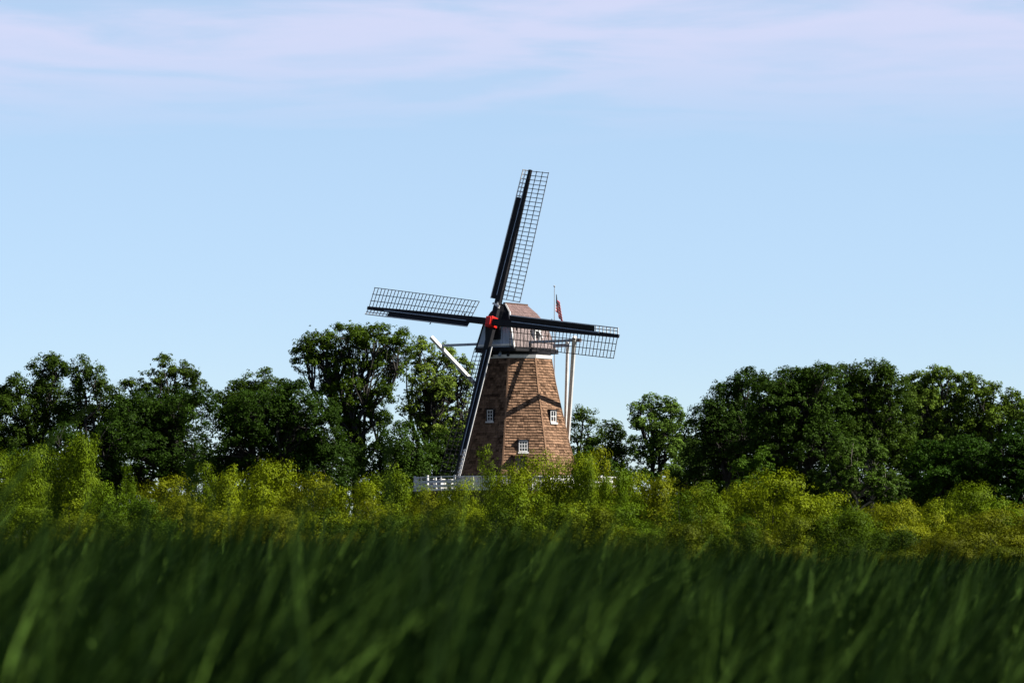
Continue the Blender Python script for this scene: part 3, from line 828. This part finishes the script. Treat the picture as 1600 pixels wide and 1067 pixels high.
# ---- shrubs: a few shapes, each copied with its parts
def shrub_proto(seed, style):
    rs = np.random.RandomState(seed)
    lobes = []
    if style == 'round':
        lobes = [(0, 0, 0.78, 0.22, 0.22, 0.16)] + [(rs.uniform(-.3, .3), rs.uniform(-.25, .25), rs.uniform(.38, .72), rs.uniform(.13, .22), rs.uniform(.13, .22), rs.uniform(.11, .18)) for _ in range(9)]
    elif style == 'plume':
        for _ in range(7):
            x = rs.uniform(-.34, .34); h_ = 0.80 - abs(x) * 0.7 + rs.uniform(-.08, .06)
            lobes.append((x, rs.uniform(-.28, .28), h_, .12, .12, .17)); lobes.append((x * .9, rs.uniform(-.28, .28), h_ - .26, .17, .17, .2))
    else:
        lobes = [(rs.uniform(-.08, .08), rs.uniform(-.1, .1), .86, .1, .1, .12), (rs.uniform(-.14, .14), 0, .68, .2, .2, .15), (-.16, .1, .5, .22, .2, .16), (.17, -.1, .46, .22, .2, .18)]
    lobes.append((0, 0, .28, .36, .36, .24))
    Cc, Nn, Sz, Tt, CC = crown_points(lobes, rs, 0.060, 1.25, 0.0265, 56, 0.12, coh=1.0, loose=0.12)
    keep = Cc[:, 2] > 0.02
    Cc, Nn, Sz, Tt = Cc[keep], Nn[keep], Sz[keep], Tt[keep]
    wx = np.percentile(np.abs(Cc[:, 0]), 96); zt = np.percentile(Cc[:, 2], 97.5)
    Cc = Cc * np.array([0.5 / wx, 0.5 / wx, 1 / zt])
    lobes = [(a * .5 / wx, b_ * .5 / wx, c_ / zt, d_, e_, f_) for a, b_, c_, d_, e_, f_ in lobes]
    me = leaf_mesh('crown', Cc, Nn, Sz, Tt, rs, 0.42)
    me.materials.append(M['bush'])
    root = empty('shrub', (0, 0, 0))
    cr = link_mesh('crown', me, None, root)
    st = MB()
    for l in lobes[:8]:
        st.tube(wobble((rs.uniform(-.05, .05), rs.uniform(-.05, .05), 0), l[:3], rs, 4, 0.06), [0.010, 0.008, 0.006, 0.005, 0.003], 5)
    so = st.build('stems', M['bark'], root)
    return root

protos = [shrub_proto(101, 'round'), shrub_proto(102, 'plume'), shrub_proto(103, 'round'), shrub_proto(104, 'spire'),
          shrub_proto(105, 'plume'), shrub_proto(106, 'round'), shrub_proto(107, 'spire'), shrub_proto(108, 'plume')]
used = set()
def shrub(px, top, width, D, kind, label, col=(1, 1, 1), rz=None, rs=random.Random(9)):
    p = protos[kind]
    if kind in used:
        r = p.copy(); COL.objects.link(r)
        kids = []
        for ch in p.children:
            c = ch.copy(); c.parent = r; COL.objects.link(c); kids.append(c)
    else:
        used.add(kind); r = p; kids = list(p.children)
    pos = P(px, HZ, D)
    r.location = (pos.x, D, 0)
    hgt = P(px, top, D).z
    w = width / F * D
    r.scale = (w, w * rs.uniform(0.9, 1.2), hgt)
    r.rotation_euler = (0, 0, rs.uniform(-0.5, 0.5) if rz is None else rz)
    for c in kids: c.color = (*col, 1)
    tag(r, label, 'shrub', 'yellow green shrubs between the reeds and the trees')
    return r

Y = (1.05, 1.1, 0.8); G = (0.62, 0.85, 0.9); O = (1.08, 1.0, 0.8); L_ = (0.72, 0.88, 0.9); DG = (0.36, 0.55, 0.7)
SK = [
    (-10, 720, 90, 190, 0, 'round shrub at the left edge under the tall trees', L_),
    (52, 712, 84, 186, 2, 'rounded olive shrub below the two peaked tree', L_),
    (125, 694, 92, 182, 1, 'highest shrub of the left side with ragged leafy tips', L_),
    (168, 768, 80, 176, 5, 'shrub leaning right of the highest left shrub', G),
    (200, 742, 40, 180, 3, 'small upright sprig shrub before the dark round tree', G),
    (262, 757, 96, 172, 2, 'golden tinged shrub in front of the dark round tree', O),
    (325, 738, 66, 182, 6, 'slender sapling before the gap between two dark trees', L_),
    (365, 748, 90, 170, 4, 'plume shaped shrub left of the golden topped one', Y),
    (430, 732, 116, 176, 1, 'golden topped shrub in front of the dark dome tree', Y),
    (492, 752, 84, 172, 0, 'rounded shrub right of the golden topped one', O),
    (560, 762, 100, 170, 7, 'low shrub under the trunk of the spreading tree', Y),
    (612, 746, 96, 174, 4, 'bright shrub left of the white gallery railing', L_),
    (668, 776, 74, 168, 5, 'low shrub in front of the white gallery railing', O),
    (722, 760, 74, 166, 2, 'low shrub below the tip of the lower sail', Y),
    (762, 720, 66, 180, 3, 'pointed sapling in front of the dark side of the windmill', L_),
    (802, 744, 84, 172, 7, 'shrub under the windmill door porch', Y),
    (845, 721, 104, 178, 0, 'full bright shrub under the sunlit windmill windows', Y),
    (893, 722, 96, 174, 1, 'bright shrub at the right foot of the windmill', Y),
    (940, 716, 74, 184, 6, 'pointed orange tipped sapling right of the windmill', O),
    (918, 738, 60, 170, 4, 'bushy shrub filling between the mill foot and the orange tipped sapling', L_),
    (963, 744, 66, 172, 7, 'shrub between the orange tipped sapling and the airy poplar', G),
    (985, 752, 84, 176, 2, 'shrub below the airy poplar', Y),
    (1040, 756, 96, 172, 4, 'olive shrub right of the airy poplar', O),
    (1095, 768, 90, 168, 5, 'round shrub left of the pale stemmed sapling', L_),
    (1150, 766, 90, 170, 7, 'shrub under the pale stemmed sapling', Y),
    (1215, 748, 128, 160, 0, 'largest rounded shrub at right with a bare dark stem', Y),
    (1290, 782, 110, 164, 2, 'rounded shrub sloping down right of the largest one', Y),
    (1350, 797, 100, 160, 1, 'low yellow shrub under the grey green young tree', O),
    (1415, 796, 96, 160, 4, 'low shrub in front of the dark cedar', O),
    (1462, 792, 80, 164, 5, 'shrub left of the tall round one near the right edge', Y),
    (1520, 766, 100, 168, 0, 'taller round olive shrub near the right edge', L_),
    (1572, 796, 90, 162, 7, 'orange tinged shrub near the right edge', O),
    (1618, 812, 90, 158, 2, 'low shrub cut by the right edge of the photo', O),
]
for px, top, wd, D, k, lab, col in SK: shrub(px, top, wd * 1.15, D, k, lab, col)
rr = random.Random(21)
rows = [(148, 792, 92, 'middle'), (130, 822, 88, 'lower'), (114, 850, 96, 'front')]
LM = [(-40, 'cut by the left edge of the photo'), (20, 'under the round shrub at the left edge'), (75, 'under the two peaked tree'), (130, 'under the highest shrub of the left side'),
 (185, 'under the narrow tree with gaps of sky'), (245, 'under the dark round tree'), (300, 'under the right side of the dark round tree'), (350, 'under the slender sapling between two dark trees'),
 (405, 'under the left half of the dark dome tree'), (460, 'under the right half of the dark dome tree'), (515, 'between the dark dome tree and the spreading tree'), (560, 'under the trunk of the spreading tree'),
 (610, 'under the left end of the white gallery railing'), (660, 'under the white gallery railing'), (715, 'under the tip of the lower sail'), (765, 'under the pointed sapling before the dark tower side'),
 (815, 'under the sunlit tower window'), (865, 'under the right corner of the tower'), (915, 'just right of the windmill foot'), (965, 'under the short dark tree right of the braces'),
 (1020, 'under the airy poplar'), (1075, 'right of the airy poplar'), (1130, 'under the left shoulder of the dark tree group'), (1180, 'under the pale stemmed sapling'),
 (1240, 'under the largest rounded shrub at right'), (1295, 'right of the largest rounded shrub'), (1350, 'under the grey green young tree'), (1410, 'left of the dark cedar'),
 (1465, 'under the dark cedar'), (1520, 'under the taller round olive shrub at right'), (1575, 'under the cedar at the right edge'), (1640, 'cut by the right edge of the photo')]
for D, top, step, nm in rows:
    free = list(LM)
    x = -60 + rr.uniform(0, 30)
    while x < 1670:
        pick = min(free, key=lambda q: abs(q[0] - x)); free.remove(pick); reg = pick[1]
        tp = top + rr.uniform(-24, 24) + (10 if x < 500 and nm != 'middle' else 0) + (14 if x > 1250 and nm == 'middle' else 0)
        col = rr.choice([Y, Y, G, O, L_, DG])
        row_shade = {'middle': 0.95, 'lower': 0.62, 'front': 0.45}[nm]  # shade of the lower and front rows is put into their leaf colour
        shrub(x, tp, step * rr.uniform(1.1, 1.6), D + rr.uniform(-7, 7), rr.choice([0, 1, 2, 3, 4, 5, 6, 7]), '%s row shrub %s' % ({'middle': 'middle', 'lower': 'lower', 'front': 'frontmost'}[nm], reg), tuple(c * row_shade for c in col))
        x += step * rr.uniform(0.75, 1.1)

# ------------------------------------------------------------------ reeds in the foreground
def reeds():
    rs = np.random.RandomState(77)
    parts = []
    for d0, d1, dens, wid in ((8.0, 14, 150, 0.019), (14, 26, 60, 0.024), (26, 55, 22, 0.032), (55, 100, 8, 0.05)):
        half = lambda d: 0.15 * d + 4.0
        area = (half(d0) + half(d1)) * (d1 - d0)
        n = int(area * dens)
        d = np.sqrt(rs.uniform(d0 ** 2, d1 ** 2, n)); x = rs.uniform(-1, 1, n) * half(d)
        parts.append(np.stack([x, d, np.full(n, wid)], 1))
    B = np.concatenate(parts); n = len(B)
    nz = np.array([noise.noise(Vector((a * 0.9, b * 0.35, 1.0))) for a, b, _ in B])
    nz2 = np.array([noise.noise(Vector((a * 3.1, b * 1.3, 5.0))) for a, b, _ in B])
    keep = rs.uniform(-0.55, 0.15, n) < nz2 + 0.4 * nz
    B, nz, nz2 = B[keep], nz[keep], nz2[keep]; n = len(B)
    pxn = B[:, 0] / B[:, 1] * F / 800
    h = 1.53 + 0.22 * np.clip((B[:, 1] - 6) / 16, 0, 1) - 0.06 * np.clip((B[:, 1] - 30) / 30, 0, 1) + 0.22 * nz + 0.24 * nz2 + rs.normal(0, 0.10, n) + 0.17 * np.clip(0.6 - pxn, 0, 1) - 0.13 * np.clip(pxn, 0, 0.7)
    h += (rs.random(n) < 0.10) * rs.uniform(0.03, 0.18, n) * (1.2 + (pxn < 0.1) * 0.5)
    lean = np.clip(rs.normal(0.38, 0.15, n) + 0.12 * nz, -0.1, 0.8)
    yaw = rs.normal(0.0, 0.7, n)
    segs = 7
    T = np.linspace(0, 1, segs + 1)
    fa = rs.uniform(-1.1, 1.1, n)
    sidev = np.stack([np.cos(fa), np.sin(fa), np.zeros(n)], 1)
    twist = rs.normal(0, 3.0, n)
    V = np.zeros((n, segs + 1, 2, 3))
    for i, t_ in enumerate(T):
        bend = lean * (0.35 * t_ + 0.65 * t_ ** 2.4)
        c = np.stack([B[:, 0] + np.cos(yaw) * bend * h, B[:, 1] + np.sin(yaw) * bend * h * 0.6, h * (t_ - 0.25 * lean * t_ ** 3)], 1)
        aa = fa + twist * t_
        sidev = np.stack([np.cos(aa), np.sin(aa), np.zeros(n)], 1)
        w = B[:, 2] * (1.0 - t_ ** 3) ** 0.8 * 0.5 + 0.0006
        V[:, i, 0] = c - sidev * w[:, None]; V[:, i, 1] = c + sidev * w[:, None]
    idx = np.arange(n * (segs + 1) * 2).reshape(n, segs + 1, 2)
    Fq = np.stack([idx[:, :-1, 0], idx[:, :-1, 1], idx[:, 1:, 1], idx[:, 1:, 0]], -1).reshape(-1, 4)
    nz3 = np.array([noise.noise(Vector((a * 9.0, b * 2.0, 9.0))) for a, b, _ in B])
    tint = np.clip(rs.random(n) ** 2.2 * np.clip(0.12 + 3.8 * nz3, 0.02, 1.8), 0, 1)
    tint = np.where(B[:, 1] > 40, tint * 0.6, tint)
    me = np_mesh('reeds', V.reshape(-1, 3), Fq, np.repeat(tint, (segs + 1) * 2))
    o = link_mesh('reeds', me, M['reed'])
    tag(o, 'tall dark green reeds leaning right in the blurred foreground', 'reeds', kind='stuff')
    print('reed blades', n)
reeds()
